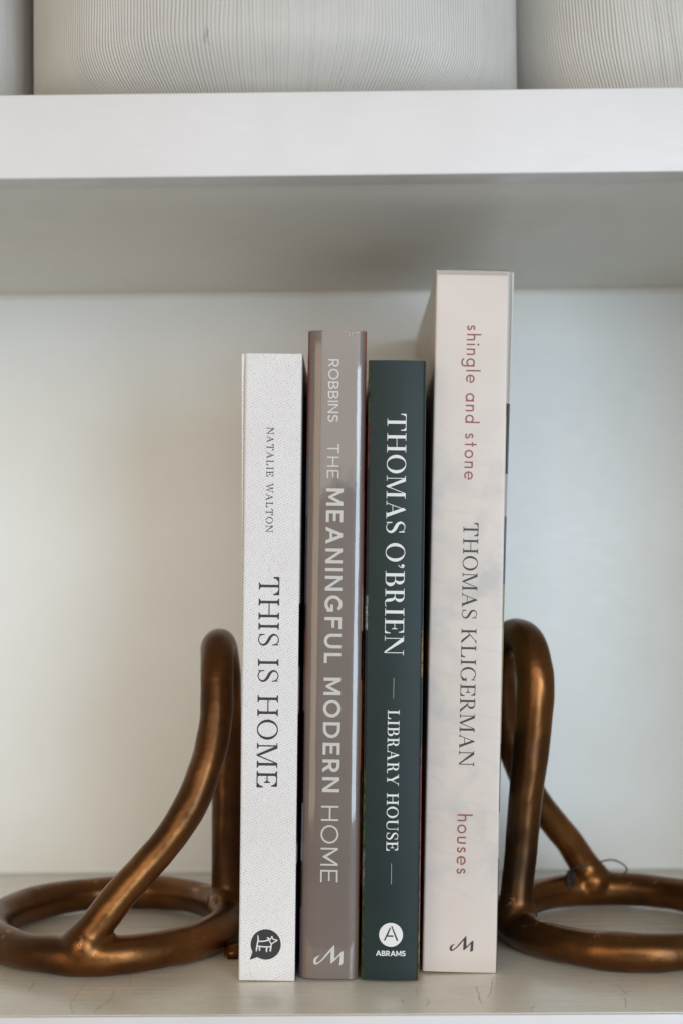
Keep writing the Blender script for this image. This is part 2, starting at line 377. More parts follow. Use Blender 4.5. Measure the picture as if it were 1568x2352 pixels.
class Serif:
    def __init__(s, S, h, sl, br): s.S, s.h, s.sl, s.br = S, h, sl, br
    def sf(s, x, y, up, w=None, l=None, r=None):       # slab serif on a stem centred at x
        w = s.S if w is None else w; l = s.sl if l is None else l; r = s.sl if r is None else r
        h = s.h * (1 if up else -1)
        o = rect(x - w / 2 - l, min(y, y + h), x + w / 2 + r, max(y, y + h))
        if s.br:
            b = s.br * (1 if up else -1)
            for sg, e in ((-1, l), (1, r)):
                x0 = x + sg * w / 2; x1 = x + sg * (w / 2 + e * .8)
                o += [[(x0 - sg * .01, y + h * .5), (x1, y + h * .5), (x1, y + h), (x0 + sg * e * .28, y + h + b * .3), (x0, y + h + b), (x0 - sg * .01, y + h + b)]]
        return o
    def stem(s, x, w=None, top=True, bot=True):
        w = s.S if w is None else w
        o = rect(x - w / 2, 0, x + w / 2, 1)
        if bot: o += s.sf(x, 0, True, w)
        if top: o += s.sf(x, 1, False, w)
        return o
    def get(s, c):
        S, h, sl, br = s.S, s.h, s.sl, s.br
        x0 = sl + S / 2
        ve = lambda x, y0, y1, ww=None: rect(x - (ww or h), min(y0, y1), x, max(y0, y1))
        beak = lambda x, y, d, L: [[(x - h * 1.0, y), (x, y), (x - h * .1, y + d * L), (x - h * 1.2, y + d * L), (x - h * 2.2, y + d * L * .45), (x - h * 5, y)]]
        if c == 'I': return s.stem(x0), 2 * sl + S
        if c == 'T':
            W = .90; m = W / 2
            o = rect(m - S / 2, 0, m + S / 2, 1) + s.sf(m, 0, True) + rect(.02, 1 - h, W - .02, 1)
            o += beak(W, 1 - h * .5, -1, .27); o += [[(W - p[0], p[1]) for p in q] for q in beak(W, 1 - h * .5, -1, .27)]
            return o, W
        if c == 'H':
            W = 1.02; return s.stem(x0) + s.stem(W - x0) + rect(x0, .5 - h / 2 + .01, W - x0, .5 + h / 2 + .01), W
        if c in 'OQ':
            W = .98; return ell(W / 2, .5, W / 2, .515, S * 1.02, h * 1.05), W
        if c == 'L':
            W = .78; return s.stem(x0) + rect(x0, 0, W - .02, h) + beak(W, h * .5, 1, .27), W
        if c == 'E':
            W = .80; o = s.stem(x0) + rect(x0, 0, W - .02, h) + rect(x0, 1 - h, W - .06, 1) + rect(x0, .51 - h / 2, W * .70, .51 + h / 2)
            o += beak(W, h * .5, 1, .28) + beak(W - .04, 1 - h * .5, -1, .26)
            X = W * .72; o += [[(X - h, .36), (X, .36), (X, .66), (X - h, .66), (X - h * 1.4, .57), (X - h * 3, .51), (X - h * 1.4, .45)]]
            return o, W
        if c == 'N':
            W = 1.02; xa = sl + h * .6; xb = W - sl - h * .6; th = h * 1.25
            o = rect(xa - th / 2, 0, xa + th / 2, .96) + rect(xb - th / 2, 0, xb + th / 2, 1)
            o += [[(xa - th / 2 - .02, 1), (xa - th / 2 + S * 1.15 - .02, 1), (xb + th / 2, 0), (xb + th / 2, -.015), (xb - S * .35, -.015), (xa - th / 2, .90)]]
            o += s.sf(xa, 0, True, th) + s.sf(xb, 1, False, th) + rect(xa - th / 2 - sl, 1 - h, xa, 1)
            return o, W
        if c == 'M':
            W = 1.2; xa = sl + h * .6; xb = W - sl - S / 2; th = h * 1.25; mx = (xa + xb) / 2 - S * .15
            o = rect(xa - th / 2, 0, xa + th / 2, 1) + rect(xb - S / 2, 0, xb + S / 2, 1)
            o += [[(xa - th / 2, 1), (xa + S * .95, 1), (mx + S * .55, .09), (mx + S * .1, -.01), (mx - S * .1, -.01)]]
            o += [[(mx - .01, -.01), (mx + h * 1.1, -.01), (xb - S / 2 + h * 1.1, 1), (xb - S / 2, 1)]]
            o += s.sf(xa, 0, True, th) + s.sf(xb, 0, True) + rect(xa - th / 2 - sl, 1 - h, xa, 1) + rect(xb, 1 - h, xb + S / 2 + sl, 1)
            return o, W
        if c == 'A':
            W = .94; ax = W * .50
            xl = sl * .9; xr = W - sl - S * .35
            o = [[(xl - h * .6, 0), (xl + h * .6, 0), (ax + h * .1, .96), (ax - h * .5, 1.02), (ax - h * .8, .98)]]
            o += [[(xr - S * .58, 0), (xr + S * .58, 0), (ax + S * .10, 1.02), (ax - S * .05, 1.02), (ax - S * .65, .90)]]
            o += rect(W * .26, .32, W * .70, .32 + h) + s.sf(xl, 0, True, h, sl * .85, sl * .85) + s.sf(xr, 0, True, S * 1.1, sl * .8, sl * .7)
            return o, W
        if c == 'W':
            W = 1.30; o = []
            a, b, d, e, f = sl + S * .3, W * .33, W * .53, W * .72, W - sl * .8
            o += [[(a - S * .5, 1), (a + S * .6, 1), (b + S * .35, .06), (b + .02, -.02), (b - .03, -.02)]]
            o += [[(b - h * .3, -.02), (b + h * .7, -.02), (d + h * .6, .98), (d - h * .5, .98)]]
            o += [[(d - S * .5, 1), (d + S * .55, 1), (e + S * .35, .06), (e + .02, -.02), (e - .03, -.02)]]
            o += [[(e - h * .3, -.02), (e + h * .7, -.02), (f + h * .6, .98), (f - h * .5, .98)]]
            o += s.sf(a, 1, False, S, sl * .8, sl * .6) + s.sf(d, 1, False, S, sl * .3, sl * .5) + s.sf(f, 1, False, h, sl * .7, sl * .8)
            return o, W
        if c == 'Y':
            W = .95; m = W * .5; o = rect(m - S / 2, 0, m + S / 2, .48) + s.sf(m, 0, True)
            o += [[(sl * .8 - .02, 1), (sl * .8 + S * 1.05, 1), (m + S / 2, .47), (m + S / 2, .40), (m - S / 2, .40)]]
            o += [[(m + S / 2 - h, .44), (m + S / 2, .42), (W - sl * .8 + h * .5, 1), (W - sl * .8 - h * .6, 1)]]
            o += s.sf(sl * .8 + S * .5, 1, False, S, sl * .7, sl * .6) + s.sf(W - sl * .8, 1, False, h, sl * .8, sl * .8)
            return o, W
        if c == 'K':
            W = .98; o = s.stem(x0); k = x0 + S / 2
            o += [[(k - .02, .40), (k - .02, .40 + h * 1.4), (W - sl * 1.3, 1), (W - sl * 1.3 + h * 1.5, 1)]]
            o += [[(k + .10, .545), (k + .10 + S * .6, .60), (W - .01, 0), (W - S * 1.45, 0)]]
            o += s.sf(W - sl * 1.1, 1, False, h, sl, sl * .8) + s.sf(W - S * .8, 0, True, S, sl * .3, sl * .2)
            return o, W
        if c in 'BR':
            W = .80 if c == 'B' else .90; o = s.stem(x0); xs = x0 + S / 2
            tw = (.70 if c == 'B' else .70) - xs
            o += rect(x0, 1 - h, xs + tw * .45, 1) + rect(x0, .51 - h / 2, xs + tw * .5, .51 + h / 2)
            cyt = (1 + .51 - h / 2) / 2; ryt = (1 - .51 + h / 2) / 2
            o += ell(xs + tw * .35, cyt, tw * .65, ryt, S * 1.0, h, -90, 90)
            if c == 'B':
                bw = W - xs; cyb = (.51 + h / 2) / 2; ryb = cyb
                o += rect(x0, 0, xs + bw * .45, h) + ell(xs + bw * .4, cyb, bw * .6, ryb, S * 1.08, h, -90, 90)
            elif br:
                o += [[(xs + tw * .20, .50), (xs + tw * .20 + S * .95, .50), (W + .02, 0), (W - S * 1.05, 0)]] + rect(W - S * .6, 0, W + .04, h)
            else:
                o += rib([(xs + tw * .3, .49, h), (xs + tw * .62, .44, S * .7), (xs + tw * .74, .28, S * .98), (xs + tw * .80, .12, S * .95), (xs + tw * .95, .015, h * 1.5), (W, .02, h), (W + .035, .07, h)])
            return o, W
        if c == 'U':
            W = .96; xa = sl + S / 2; xb = W - sl - h * .6; th = h * 1.25
            o = rect(xa - S / 2, .33, xa + S / 2, 1) + rect(xb - th / 2, .33, xb + th / 2, 1) + s.sf(xa, 1, False) + s.sf(xb, 1, False, th)
            o += rib([(xa, .34, S), (xa + .02, .17, S * .9), (xa + .14, .045, S * .5), (W * .52, .01, h * 1.1), (xb - .12, .05, h), (xb - .02, .17, th), (xb, .34, th)])
            return o, W
        if c == 'G':
            W = 1.0; o = ell(W * .48, .5, W * .48, .515, S * 1.02, h * 1.05, 48, 322)
            o += rib([(W * .80, .885, h), (W * .87, .77, h * 1.6)]) + [[(W * .84, .70), (W * .88, .70), (W * .89, .97), (W * .855, .97), (W * .80, .86)]]
            xs = W * .86 - S * .1
            o += rect(xs - S / 2, .09, xs + S / 2, .40) + s.sf(xs, .40, False, S, sl * .9, sl * .7)
            o += rib([(W * .84, .18, h), (W * .72, .06, h), (W * .5, .01, h)])
            return o, W
        if c == 'S':
            W = .64; q = lambda x: x * W
            o = rib([(q(.87), .80, h), (q(.78), .915, h), (q(.52), .985, h), (q(.25), .93, S * .42), (q(.115), .77, S * .72), (q(.25), .61, S * .95), (q(.5), .515, S * 1.08),
                     (q(.77), .40, S * .95), (q(.895), .235, S * .72), (q(.76), .075, S * .42), (q(.47), .015, h), (q(.20), .09, h), (q(.09), .24, h)])
            o += [[(q(.86), .68), (q(.93), .68), (q(.93), .985), (q(.87), .985), (q(.83), .86)]] + [[(q(.14), .32), (q(.07), .32), (q(.07), .015), (q(.13), .015), (q(.17), .14)]]
            return o, W
        if c == "'":
            W = .24; o = ell(.08, .90, .075, .085, .074, .084) + rib([(.13, .97, h), (.18, .90, h * 1.3), (.165, .78, h * 1.2), (.05, .66, h)])
            return o, W
        return [], .4

class Sans:
    def __init__(s, w): s.w = w
    def get(s, c):
        w = s.w; H = w / 2
        if c == 'I': return rect(0, 0, w, 1), w
        if c == 'L': return rect(0, 0, w, 1) + rect(0, 0, .60, w * .95), .60
        if c == 'T': return rect(0, 1 - w * .95, .80, 1) + rect(.40 - H, 0, .40 + H, 1), .80
        if c == 'H': return rect(0, 0, w, 1) + rect(.86 - w, 0, .86, 1) + rect(0, .5 - H, .86, .5 + H * .9), .86
        if c in 'EF':
            W = .70; o = rect(0, 0, w, 1) + rect(0, 1 - w * .95, W, 1) + rect(0, .5 - H * .9, W * .90, .5 + H * .9)
            if c == 'E': o += rect(0, 0, W, w * .95)
            return o, W
        if c == 'N': return rect(0, 0, w, 1) + rect(.88 - w, 0, .88, 1) + [[(0, 1), (w * 1.05, 1), (.88, 0), (.88 - w * 1.05, 0)]], .88
        if c == 'M':
            W = 1.02; m = W / 2
            return rect(0, 0, w, 1) + rect(W - w, 0, W, 1) + [[(0, 1), (w * 1.1, 1), (m, .36), (m, .12), (m - w * .25, .12)]] + [[(W, 1), (W - w * 1.1, 1), (m, .36), (m, .12), (m + w * .25, .12)]], W
        if c == 'A':
            W = 1.0; m = W / 2
            return dg(w * .55, 0, m - w * .02, 1, w * 1.12) + dg(W - w * .55, 0, m + w * .02, 1, w * 1.12) + rect(W * .2, .23, W * .8, .23 + w * .9), W
        if c == 'O': return ell(.525, .5, .525, .515, w, w), 1.05
        if c == 'D':
            W = .93; return rect(0, 0, w, 1) + rect(0, 1 - w * .95, W * .45, 1) + rect(0, 0, W * .45, w * .95) + ell(W * .43, .5, W * .57, .5, w, w * .95, -90, 90), W
        if c in 'BR':
            W = .76; o = rect(0, 0, w, 1) + rect(0, 1 - w * .95, W * .5, 1)
            if c == 'B':
                o += rect(0, 0, W * .55, w * .95) + rect(0, .52 - H, W * .5, .52 + H * .8)
                o += ell(W * .5, .755, W * .43, .245, w, w * .9, -90, 90) + ell(W * .52, .27, W * .48, .27, w, w * .9, -90, 90)
            else:
                o += rect(0, .35, W * .5, .35 + w * .95) + ell(W * .48, .675, W * .48, .325, w, w * .95, -90, 90) + dg(W * .97 - H, 0, W * .50, .40, w * 1.2)
            return o, W
        if c == 'U':
            W = .86; return rect(0, .4, w, 1) + rect(W - w, .4, W, 1) + ell(W / 2, .405, W / 2, .42, w, w, 180, 360), W
        if c == 'G':
            W = 1.0; return ell(.51, .5, .51, .515, w, w, 42, 322) + rect(W - w - .04, .12, W - .04, .5) + rect(W * .54, .5 - w * .95, W - .04, .5), W
        if c == 'S':
            W = .70; q = lambda x: H + x * (W - w)
            y = lambda v: H + v * (1 - w)
            return rib([(q(.97), y(.86)), (q(.75), y(.98)), (q(.45), y(1.0)), (q(.13), y(.92)), (q(.02), y(.75)), (q(.16), y(.59)), (q(.5), y(.51)), (q(.86), y(.42)), (q(1.0), y(.25)), (q(.86), y(.08)), (q(.5), y(-.01)), (q(.2), y(.03)), (q(-.03), y(.16))], w), W
        return [], .4

class Lower:                                    # geometric lowercase, x-height = 1
    def __init__(s, w): s.w = w
    def get(s, c):
        w = s.w; H = w / 2; o_ = lambda: ell(.5, .5, .51, .52, w, w)
        arch = lambda W: rib([(H, .45), (H + .02, .68), (.18, .88), (W / 2, 1 - H), (W - .15, .89), (W - H, .66), (W - H, .45)], w) + rect(W - w, 0, W, .5)
        if c == 'o': return o_(), 1.0
        if c == 'a': return o_() + rect(1.0 - w, 0, 1.0, 1), 1.0
        if c == 'd': return o_() + rect(1.0 - w, 0, 1.0, 1.72), 1.0
        if c == 'g': return o_() + rect(1.0 - w, -.15, 1.0, 1) + rib([(1 - H, -.1), (.96 - H, -.33), (.78, -.47), (.5, -.54 + .01), (.2, -.47), (.04, -.30)], w), 1.0
        if c == 'l': return rect(0, 0, w, 1.72), w
        if c == 'i': return rect(0, 0, w, 1) + ell(H, 1.38, w * .72, w * .72, w * .71, w * .71), w
        if c == 'n': return rect(0, 0, w, 1) + arch(.80), .80
        if c == 'h': return rect(0, 0, w, 1.72) + arch(.80), .80
        if c == 'u': return [[(.80 - x, 1 - y) for x, y in p] for p in arch(.80)] + rect(.80 - w, .3, .80, 1), .80
        if c == 'e': return ell(.5, .5, .51, .52, w, w, 8, 318) + rect(w * .4, .5 - H * .9, 1.0, .5 + H * .6) + ell(.5, .5, .51, .52, w, w, 0, 10), 1.0
        if c == 't': return rect(.20, 0, .20 + w, 1.40) + rect(0, 1 - w * .9, .55, 1), .55
        if c == 's':
            W = .66; q = lambda x: H + x * (W - w); y = lambda v: H + v * (1 - w)
            return rib([(q(.95), y(.84)), (q(.72), y(.97)), (q(.45), y(1.0)), (q(.13), y(.9)), (q(.05), y(.73)), (q(.2), y(.58)), (q(.5), y(.50)), (q(.85), y(.40)), (q(.97), y(.23)), (q(.82), y(.06)), (q(.5), y(0)), (q(.2), y(.05)), (q(-.02), y(.2))], w), W
        return [], .5

def flat_mesh(name, polys, xf, ystep=None, along_x=False):
    """union of 2-D polygons (metres) -> mesh; xf maps (gx, gy) to 3-D; the union is worked out in millimetres"""
    polys = [[(a * 1000, b * 1000) for a, b in p] for p in polys]
    vs, es, fs, idx = [], [], [], {}
    def vid(p):
        k = (round(p[0], 5), round(p[1], 5))
        if k not in idx: idx[k] = len(vs); vs.append(Vector(k))
        return idx[k]
    for p in polys:
        f = []
        for q in ccw(p):
            i = vid(q)
            if not f or f[-1] != i: f.append(i)
        if len(f) > 2 and f[0] == f[-1]: f.pop()
        if len(set(f)) > 2 and len(set(f)) == len(f): fs.append(f)
    if ystep:
        x0 = min(v.x for v in vs) - .1; x1 = max(v.x for v in vs) + .1
        y0 = min(v.y for v in vs); y1 = max(v.y for v in vs); n = max(1, int((y1 - y0) / (ystep * 1000)))
        for k in range(1, n):
            y = y0 + (y1 - y0) * (k + .013) / n
            es.append((vid((x0, y)), vid((x1, y))))
        if along_x:
            es.clear(); n = max(1, int((x1 - x0) / (ystep * 1000)))
            for k in range(1, n):
                x = x0 + (x1 - x0) * (k + .013) / n
                es.append((vid((x, y0 - .1)), vid((x, y1 + .1))))
    r = delaunay_2d_cdt(vs, es, fs, 0, 1e-5, True)
    V, F, OF = r[0], r[2], r[5]
    def inside(x, y):
        for p, (bx0, bx1, by0, by1) in boxes:
            if x < bx0 or x > bx1 or y < by0 or y > by1: continue
            c = False; j = len(p) - 1
            for i in range(len(p)):
                if (p[i][1] > y) != (p[j][1] > y) and x < (p[j][0] - p[i][0]) * (y - p[i][1]) / (p[j][1] - p[i][1]) + p[i][0]: c = not c
                j = i
            if c: return True
        return False
    boxes = [(p, (min(a for a, _ in p), max(a for a, _ in p), min(b for _, b in p), max(b for _, b in p))) for p in polys]
    keep = [f for f, o in zip(F, OF) if len(o) or (ystep and inside(sum(V[i].x for i in f) / 3, sum(V[i].y for i in f) / 3))]
    used = sorted({i for f in keep for i in f}); mp = {a: b for b, a in enumerate(used)}
    return mesh(name, [xf(V[i].x / 1000, V[i].y / 1000) for i in used], [tuple(mp[i] for i in f) for f in keep])

def set_line(font, text, length, cap, space=.42):
    """lay the text out so that it spans `length` with cap height `cap`; returns polygons in metres"""
    items = [(font.get(c) if c != ' ' else (None, space)) for c in text]
    tot = sum(a for _, a in items); n = len(items) - 1
    tr = (length / cap - tot) / n
    x = 0; out = []
    for polys, a in items:
        if polys:
            out += [[((x + px) * cap, py * cap) for px, py in p] for p in polys]
        x += a + tr
    return out

# hairline cracks and pale scuffs worn into the lower shelf paint (real marks, laid just on the paint)
M['crack'] = Mat('dirt_in_paint_cracks', srgb(188, 173, 150), .7).m
M['scuff'] = Mat('bare_scuffed_primer', srgb(240, 235, 224), .4).m
CRACKS = [[(-0.1175,0.0605),(-0.1191,0.0454),(-0.1197,0.0309),(-0.1193,0.0232),(-0.1172,0.0156),(-0.1154,0.0105)],[(-0.1027,0.0689),(-0.0998,0.0584),(-0.0994,0.0516),(-0.0976,0.045)],[(-0.1056,0.0484),(-0.1041,0.0354),(-0.1049,0.026),(-0.1077,0.0154),(-0.1064,0.0103)],[(-0.1419,0.061),(-0.1412,0.0508),(-0.1408,0.0425)],[(-0.1188,0.071),(-0.118,0.0622)],[(0.057,0.0615),(0.0547,0.044),(0.0533,0.0348),(0.0516,0.0303)],[(0.1084,0.0492),(0.1095,0.0398),(0.1102,0.0313)],[(0.1135,0.0397),(0.1093,0.0337),(0.1071,0.0314)],[(0.0956,0.0543),(0.0974,0.051),(0.0987,0.0478)],[(0.0266,0.0308),(0.0276,0.0248),(0.0256,0.0182)],[(0.0704,0.0182),(0.0688,0.0154),(0.0676,0.009)],[(0.0486,0.0488),(0.0486,0.0319),(0.049,0.0201)],[(0.0232,0.0461),(0.0233,0.0308)],[(0.0164,0.0295),(0.0174,0.0206)],[(0.1089,0.0292),(0.1066,0.0147)],[(0.128,0.1696),(0.135,0.1606),(0.1416,0.151),(0.1482,0.1425),(0.1555,0.1362)],[(0.151,0.1602),(0.1551,0.1558),(0.1605,0.1514)],[(0.138,0.1378),(0.138,0.1345),(0.1387,0.1329)]]
SCUFFS = [[(-0.088,0.0235),(-0.0789,0.0243)],[(-0.1375,0.036),(-0.1276,0.0381)],[(-0.1485,0.0231),(-0.1422,0.0236)],[(-0.1086,0.0261),(-0.0927,0.0245)],[(-0.0856,0.0474),(-0.0703,0.0471)],[(-0.0539,0.0341),(-0.0454,0.0327)],[(-0.0693,0.0294),(-0.061,0.0298)],[(0.0293,0.0242),(0.0363,0.025)],[(0.0642,0.0413),(0.0782,0.0389)],[(0.0673,0.0098),(0.0723,0.0094)],[(0.1172,0.0291),(0.1259,0.0286)],[(0.0765,0.0254),(0.0919,0.0236)],[(-0.0047,0.0299),(-0.0012,0.0292)],[(-0.0984,0.0197),(-0.0948,0.0203)]]
def marks(name, paths, w, mat, jit, z):
    ps = []
    for k, p in enumerate(paths):
        q = cat(p, 7)
        m = len(q) - 1
        q = [(x + jit * noise.noise(Vector((i * .9, k * 7.3, 0))), y + jit * noise.noise(Vector((i * .9, k * 7.3, 5))) * (1 if jit > .0003 else 3), w * (.35 + .9 * abs(noise.noise(Vector((i * .7, k * 3.1, 9))))) * (1 - abs(2 * i / m - 1) ** 3 * .8)) for i, (x, y) in enumerate(q)]
        ps += rib(q, None, False)
    vs = [(x, y, z) for p in ps for x, y in ccw(p)]
    add(name, mesh(name, vs, [tuple(range(4 * i, 4 * i + 4)) for i in range(len(ps))]), mat, lo)
marks('crack_marks', CRACKS, .00045, M['crack'], .0007, .00006)
marks('scuff_marks', SCUFFS, .0006, M['scuff'], .0002, .00009)

# ------------------------------------------------------------------ books
class Book:
    def __init__(s, name, label, base, lean, w, H, D, spine_mat, lmat, rmat, crown, rc, flare_l=0, flare_r=0, side0=.004, bow=None, edge_l=0, edge_r=0):
        s.w, s.H, s.crown, s.rc, s.bow = w, H, crown, rc, bow
        s.root = empty(name, base, (0, R(lean), 0)); tag(s.root, label, 'book', 'books standing between the bookends')
        hw = w / 2; T = .0026
        # outer profile (x, y) from left side round the spine to the right side
        prof = [(-hw, side0 + .004 if 0 else side0)]
        pts = []
        nc = 14
        for k in range(nc + 1):
            a = math.pi / 2 * k / nc
            pts.append((-hw + rc - rc * math.cos(a), rc - rc * math.sin(a)))
        for k in range(1, 25):
            x = -hw + rc + (w - 2 * rc) * k / 25; pts.append((x, 0))
        for k in range(nc + 1):
            a = math.pi / 2 * k / nc
            pts.append((hw - rc + rc * math.sin(a), rc - rc * math.cos(a)))
        pts = [(x, y + s.y(x)) for x, y in pts]
        prof = [(-hw, side0)] + pts + [(hw, side0)]
        inner = [(x * (1 - T / hw), max(y, 0) + T if abs(x) < hw - 1e-6 else side0) for x, y in prof]
        inner[0] = (-hw + T, side0); inner[-1] = (hw - T, side0)
        nz = 24; vs = []; fs = []
        n = len(prof)
        for j in range(nz + 1):
            z = H * j / nz
            # soft rounding of the top and tail edge
            for x, y in prof:
                e = min(z, H - z); off = .0006 * max(0, 1 - e / .0012) ** 2 if e < .0012 else 0
                fl = (flare_l if x < 0 else flare_r) * (z / H) ** 2 * max(0, min(1, (y + .0) / .004)) * (1 if x < 0 else -1)
                vs.append((x - fl * 1.0, y + off, z))
            for x, y in inner: vs.append((x, y, z))
        st = 2 * n
        for j in range(nz):
            for i in range(n - 1):
                a = j * st + i; fs.append((a, a + 1, a + 1 + st, a + st))
                b = j * st + n + i; fs.append((b + st, b + 1 + st, b + 1, b))
        for j, fl in ((0, True), (nz, False)):
            for i in range(n - 1):
                a = j * st + i; q = (a, a + n, a + n + 1, a + 1); fs.append(q if fl else q[::-1])
        s.spine = add('spine', mesh('spine', vs, fs), spine_mat, s.root, smooth=40)
        s.spine.data.materials.append(lmat); s.spine.data.materials.append(rmat)
        for p in s.spine.data.polygons:
            if p.center.x < -hw + edge_l and edge_l: p.material_index = 1
            elif p.center.x > hw - edge_r and edge_r: p.material_index = 2
        # covers: thin boards that follow any flare
        for sg, m_, fl, nm in ((-1, lmat, flare_l, 'back_cover'), (1, rmat, flare_r, 'front_cover')):
            vs = []; fs = []; ny = 14; nz2 = 16
            for side in (0, 1):
                for j in range(nz2 + 1):
                    z = H * j / nz2
                    for i in range(ny + 1):
                        t = i / ny; y = side0 + .0001 + (D - side0) * t
                        out = fl * (z / H) ** 2 * (1 - .35 * t) + .0004 * math.sin(t * 5 + z * 11) * min(1, t * 4)
                        x = sg * (hw + out - side * T) if 1 else 0
                        vs.append((x, y, z))
            N = (ny + 1) * (nz2 + 1)
            for j in range(nz2):
                for i in range(ny):
                    a = j * (ny + 1) + i
                    q = (a, a + 1, a + ny + 2, a + ny + 1)
                    fs.append(q if sg > 0 else q[::-1]); q2 = tuple(k + N for k in q[::-1]); fs.append(q2 if sg > 0 else q2[::-1])
            ring = [i for i in range(ny + 1)] + [(j + 1) * (ny + 1) - 1 for j in range(1, nz2 + 1)] + [nz2 * (ny + 1) + i for i in range(ny - 1, -1, -1)] + [j * (ny + 1) for j in range(nz2 - 1, 0, -1)]
            for k in range(len(ring)):
                a, b = ring[k], ring[(k + 1) % len(ring)]
                q = (a, a + N, b + N, b); fs.append(q if sg > 0 else q[::-1])
            add(nm, mesh(nm, vs, fs), m_, s.root, smooth=40)
        add('page_block', box_mesh('page_block', -hw + T + .0002, hw - T - .0002, T + .0006, D - .004, .003, H - .003, .0004), M['pages'], s.root)
        for zz in (.0032, H - .0032):
            add('headband', box_mesh('headband', -hw + T + .0006, hw - T - .0006, T + .0001, T + .0022, zz - .001, zz + .001, .0004), M['band'], s.root)
    def y(s, x):
        v = -s.crown * max(0, 1 - (x / (s.w / 2)) ** 2)
        if s.bow:
            a, rr = s.bow[0] if x < 0 else s.bow[1]
            v += max(0, abs(x) - a) ** 2 / (2 * rr)
        return v
    def text(s, name, font, txt, z0, z1, b, t, mat, space=.42, lift=.00007):
        """text that runs down the spine from z0 to z1, baseline at x=b, cap line at x=t (metres)"""
        polys = set_line(font, txt, z0 - z1, t - b, space)
        me = flat_mesh(name, polys, lambda gx, gy: (b + gy, s.y(b + gy) - lift, z0 - gx), .0012 if s.crown else None)
        return add(name, me, mat, s.root)
    def shape(s, name, polys, mat, lift=.00007, parent=None):
        """polygons already in spine millimetres (x right, z up)"""
        polys = [[(a / 1000, b / 1000) for a, b in p] for p in polys]
        me = flat_mesh(name, polys, lambda gx, gy: (gx, s.y(gx) - lift, gy), .001 if s.crown else None, True)
        return add(name, me, mat, parent or s.root)

def disc(cx, cy, r, n=48): return [[(cx + r * math.cos(2 * math.pi * k / n), cy + r * math.sin(2 * math.pi * k / n)) for k in range(n)]]

# --- white cloth book
b1 = Book('book', 'white cloth covered book with dark serif title, leftmost of the four', (-.0406, .0541, .0006), 1.10, .0245, .2713, .205,
          M['cloth'], M['cloth'], M['b1_right'], 0.0, .0010, flare_l=.0020, side0=.0022, edge_r=.0003)
gar = Serif(.132, .055, .105, .07)
b1.text('author_lettering', Serif(.15, .065, .10, .06), 'NATALIE WALTON', .2390, .1933, -.0027, .0003, M['ink_dark'], .5)
b1.text('title_lettering', gar, 'THIS IS HOME', .1740, .0829, -.0054, .0035, M['ink_dark'], .30)
k = 6.5 / 315
px = lambda x, y: ((x - 650) * k - .6, (705 - y) * k + 15.6)
bub = disc(-.6, 15.6, 6.5) + [[px(375, 865), px(345, 955), px(322, 1020), px(330, 1026), px(400, 1000), px(480, 970), px(560, 900)]]
em = b1.shape('publisher_emblem', bub, M['ink_dark'])
dogl = []
for pts, w in (([(480, 512, 14), (492, 590, 26), (476, 700, 28), (462, 790, 30), (455, 852, 16)], 0), ([(488, 640, 24), (600, 638, 26), (706, 614, 26)], 0),
               ([(478, 738, 24), (600, 752, 26), (755, 752, 24)], 0), ([(528, 750, 26), (522, 800, 30), (524, 842, 18)], 0), ([(678, 755, 24), (668, 820, 32), (676, 864, 16)], 0),
               ([(766, 690, 24), (757, 770, 30), (745, 848, 30)], 0)):
    dogl += [[px(a, b) for a, b in q] for q in rib(pts)]
for a, b in (((680, 558), (766, 690)), ((680, 558), (750, 604)), ((745, 606), (780, 530)), ((780, 530), (798, 590)), ((792, 588), (892, 614)), ((892, 614), (764, 694))):
    dogl += [[px(*p) for p in q] for q in line(a[0], a[1], b[0], b[1], 22)]
b1.shape('dog_outline', dogl, M['ink_white'], .00014, em)

# --- taupe glossy book
b2 = Book('book', 'taupe book in shiny plastic film with pale sans serif title, second from the left', (-.0142, .0548, .0010), 1.285, .0255, .2809, .215,
          M['taupe'], M['b2_left'], M['b2_right'], .0002, .0018, side0=.0046, bow=((.0054, .0100), (.0079, .0090)), edge_l=.0008, edge_r=.0006)
b2.text('author_lettering', Sans(.14), 'ROBBINS', .2682, .2407, -.0036, .0009, M['ink_silver'])
b2.text('title_lettering', Sans(.115), 'THE', .2312, .2162, -.0036, .0015, M['ink_silver'])
b2.text('title_lettering', Sans(.185), 'MEANINGFUL MODERN', .2118, .0803, -.00375, .0036, M['ink_silver'], .30)
b2.text('title_lettering', Sans(.10), 'HOME', .0744, .0416, -.0040, .0035, M['ink_silver'])
LOGO = [(190, 830), (200, 760), (240, 710), (310, 665), (375, 635), (385, 650), (330, 700), (290, 760), (272, 820), (280, 860), (305, 868), (350, 845), (450, 760), (560, 620), (700, 450), (835, 298), (845, 400), (846, 735), (960, 620), (1060, 510), (1095, 492), (1112, 505), (1122, 545), (1112, 885), (1020, 945), (995, 943), (1008, 800), (1012, 625), (980, 660), (860, 790), (765, 875), (740, 883), (722, 865), (730, 495), (600, 660), (480, 790), (370, 880), (290, 925), (250, 932), (215, 910), (195, 870)]
def logo(x0, x1, z0, z1): return [[(x0 + (a - 190) / 932 * (x1 - x0), z1 - (b - 298) / 647 * (z1 - z0)) for a, b in LOGO]]
b2.shape('publisher_emblem', logo(-6.5, 6.35, 6.0, 14.8), M['ink_silver'])

